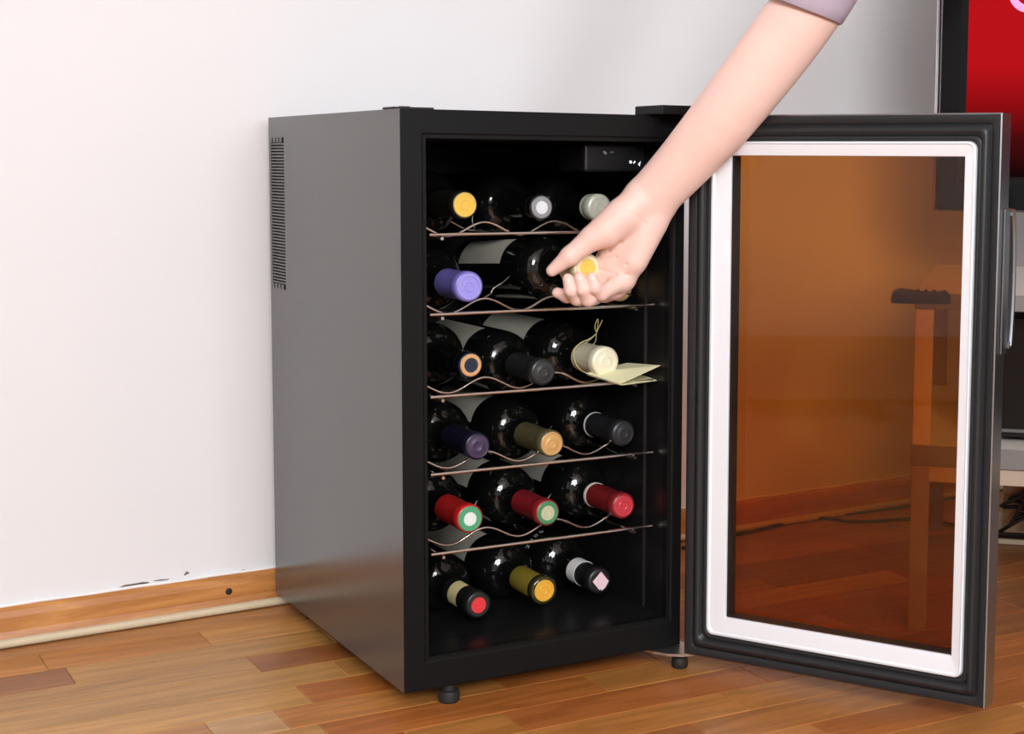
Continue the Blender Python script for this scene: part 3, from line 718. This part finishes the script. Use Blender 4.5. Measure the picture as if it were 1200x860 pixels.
# television
vT = .36
pL = at_plane(1093, 200, tpt(0, vT), tv_); uL = (pL-TS).dot(tu)
zb = at_plane(1193, 249, tpt(0, vT), tv_).z; zs = at_plane(1193, 208, tpt(0, vT), tv_).z
uS = (at_plane(1133, 100, tpt(0, vT), tv_)-TS).dot(tu)
tvo = thing('television', 'flat television with glossy black frame showing a red picture', 'television', tpt(uL, vT, TZ+.0003), (0, 0, TROT))
z0 = zb-TZ; z1 = z0+.62; TWD = 1.0
edge = mat('silver_edge', (.75, .75, .77), .12, 1)
bm = bmesh.new(); box(bm, (.006, 0, z0), (TWD, .05, z1), .006, 0, 3); obj('housing', bm, gloss, tvo)
boxo('silver_edge', (0, .004, z0), (.0058, .05, z1), edge, tvo, .0015)
# bezel ring in front
bw = uS-uL; zsl = zs-TZ
bm = bmesh.new()
loopsB = [rr(.0065, z0+.001, TWD-.001, z1-.001, -.0002), rr(.009, z0+.003, TWD-.003, z1-.003, -.010), rr(bw-.010, zsl-.010, TWD-bw+.01, z1-bw+.01, -.010), rr(bw, zsl, TWD-bw, z1-bw, -.003)]
vs = [[bm.verts.new(p) for p in L] for L in loopsB]
for A, Bq in zip(vs, vs[1:]):
    for i in range(4): bm.faces.new((A[i], A[(i+1) % 4], Bq[(i+1) % 4], Bq[i]))
obj('bezel', bm, gloss, tvo)
# screen picture: red field falling to black near the bottom
sm_ = bpy.data.materials.new('screen'); sm_.use_nodes = True; nt = sm_.node_tree; N = nt.nodes; Lk = nt.links; p = N['Principled BSDF']
p.inputs['Base Color'].default_value = (.003, .002, .002, 1); p.inputs['Roughness'].default_value = .25; p.inputs['Specular IOR Level'].default_value = 0
tc = N.new('ShaderNodeTexCoord'); sx_ = N.new('ShaderNodeSeparateXYZ'); Lk.new(tc.outputs['Object'], sx_.inputs[0])
mr = N.new('ShaderNodeMapRange'); mr.inputs['From Min'].default_value = zsl+.005; mr.inputs['From Max'].default_value = zsl+.16; Lk.new(sx_.outputs['Z'], mr.inputs['Value'])
cr_ = N.new('ShaderNodeValToRGB'); el = cr_.color_ramp.elements; el[0].color = (.004, 0, 0, 1); el[1].color = (.50, .004, .008, 1)
e2 = el.new(.35); e2.color = (.07, .001, .002, 1); e3 = el.new(.7); e3.color = (.32, .002, .004, 1)
Lk.new(mr.outputs[0], cr_.inputs[0]); Lk.new(cr_.outputs[0], p.inputs['Emission Color']); p.inputs['Emission Strength'].default_value = 1
boxo('screen', (bw-.002, -.0028, zsl-.002), (TWD-bw+.002, -.0004, z1-bw+.002), sm_, tvo, 0)
# pink round letter on the picture
pk = mat('letter_pink', (.2, .05, .1), .4, Emission_Color=(.95, .35, .75, 1), Emission_Strength=.9)
lc = at_plane(1206, -8, tpt(0, vT), tv_); lx = (lc-TS).dot(tu)-uL; lz = lc.z-TZ; Rr = .028
bm = bmesh.new()
n = 36; a_ = [(lx+Rr*math.cos(t), -.0032, lz+Rr*math.sin(t)) for t in [math.radians(40+280*i/n) for i in range(n+1)]]
b_ = [(lx+(Rr-.0105)*math.cos(t), -.0032, lz+(Rr-.0105)*math.sin(t)) for t in [math.radians(40+280*i/n) for i in range(n+1)]]
va = [bm.verts.new(q) for q in a_]; vb = [bm.verts.new(q) for q in b_]
for i in range(n): bm.faces.new((va[i], va[i+1], vb[i+1], vb[i]))
obj('letter', bm, pk, tvo)
bm = bmesh.new(); box(bm, (TWD/2-.05, .01, .012), (TWD/2+.05, .04, z0+.03), .003); box(bm, (TWD/2-.24, -.10, 0), (TWD/2+.24, .13, .012), .004, seg=2)
obj('pedestal', bm, gloss, tvo)

# cables ---------------------------------------------------------
cab = mat('cable_black', (.012, .011, .011), .45)
def fz(px, py, z=.003): q = at_z(px, py, z); return (q.x, q.y, z)
bm = bmesh.new(); tube(bm, spline([fz(800, 642), fz(857, 628), fz(900, 618), fz(935, 609), (*fz(957, 607)[:2], .0032), fz(975, 608), fz(997, 611), fz(1035, 610), fz(1070, 608), fz(1098, 611), fz(1118, 615), fz(1150, 624)], 8), .0028, 8)
tag(obj('power_cable', bm, cab, smooth=True), 'thick black cable lying on the floor along the baseboard', 'cable')
bm = bmesh.new(); tube(bm, spline([fz(990, 603, .002), fz(1030, 598, .002), fz(1060, 594, .002), fz(1098, 586, .002), fz(1120, 583, .002), fz(1150, 580, .002)], 6), .0016, 6)
tag(obj('thin_cable', bm, cab, smooth=True), 'thin dark cable on the floor close against the baseboard', 'cable')
# wooden crate side with beige lip behind the tangle
wc = at_z(1174, 636.5, 0)
cr_o = thing('wooden_box', 'low wooden box with a beige bottom lip under the stand behind tangled cables', 'box', (wc.x, wc.y, 0), (0, 0, TROT))
boxo('box_body', (0, 0, .012), (.34, .16, .100), wood('box_wood', (.36, .20, .09), (.62, .42, .24), .5, axis=0), cr_o, .002)
boxo('bottom_lip', (-.006, -.008, 0.0002), (.346, .168, .0118), M['cream'], cr_o, .002)
bm = bmesh.new(); rc_ = random.Random(3)
bx = Vector((wc.x, wc.y, 0))
for c in range(5):
    P_ = []
    for i in range(12):
        uu = .0+.15*abs(math.sin(i*.9+c*1.3))+rc_.uniform(-.01, .01); P_.append(bx+tu*uu-tv_*(.018+.006*c)+Vector((0, 0, .022+.085*abs(math.sin(i*1.25+c*.8)))))
    tube(bm, spline(P_, 6), .0030, 7)
P_ = [bx+tu*u_-tv_*.02+Vector((0, 0, .018)) for u_ in (-.01, .1, .3)]; tube(bm, P_, .005, 8)
tag(obj('cable_tangle', bm, cab, smooth=True), 'tangle of black cables hanging in front of the wooden box', 'cables')
bm = bmesh.new(); tube(bm, spline([tpt(.07, .20, TZ-.022), tpt(.085, .19, TZ-.05), tpt(.10, .18, TZ-.09), tpt(.13, .2, TZ-.125), tpt(.17, .47, .30), tpt(.12, .50, .245)], 8), .004, 8)
tag(obj('hanging_cable', bm, cab, smooth=True), 'black cable hanging below the tabletop beside the media box', 'cable')
print('staves', nst, 'arm verts', len(V))
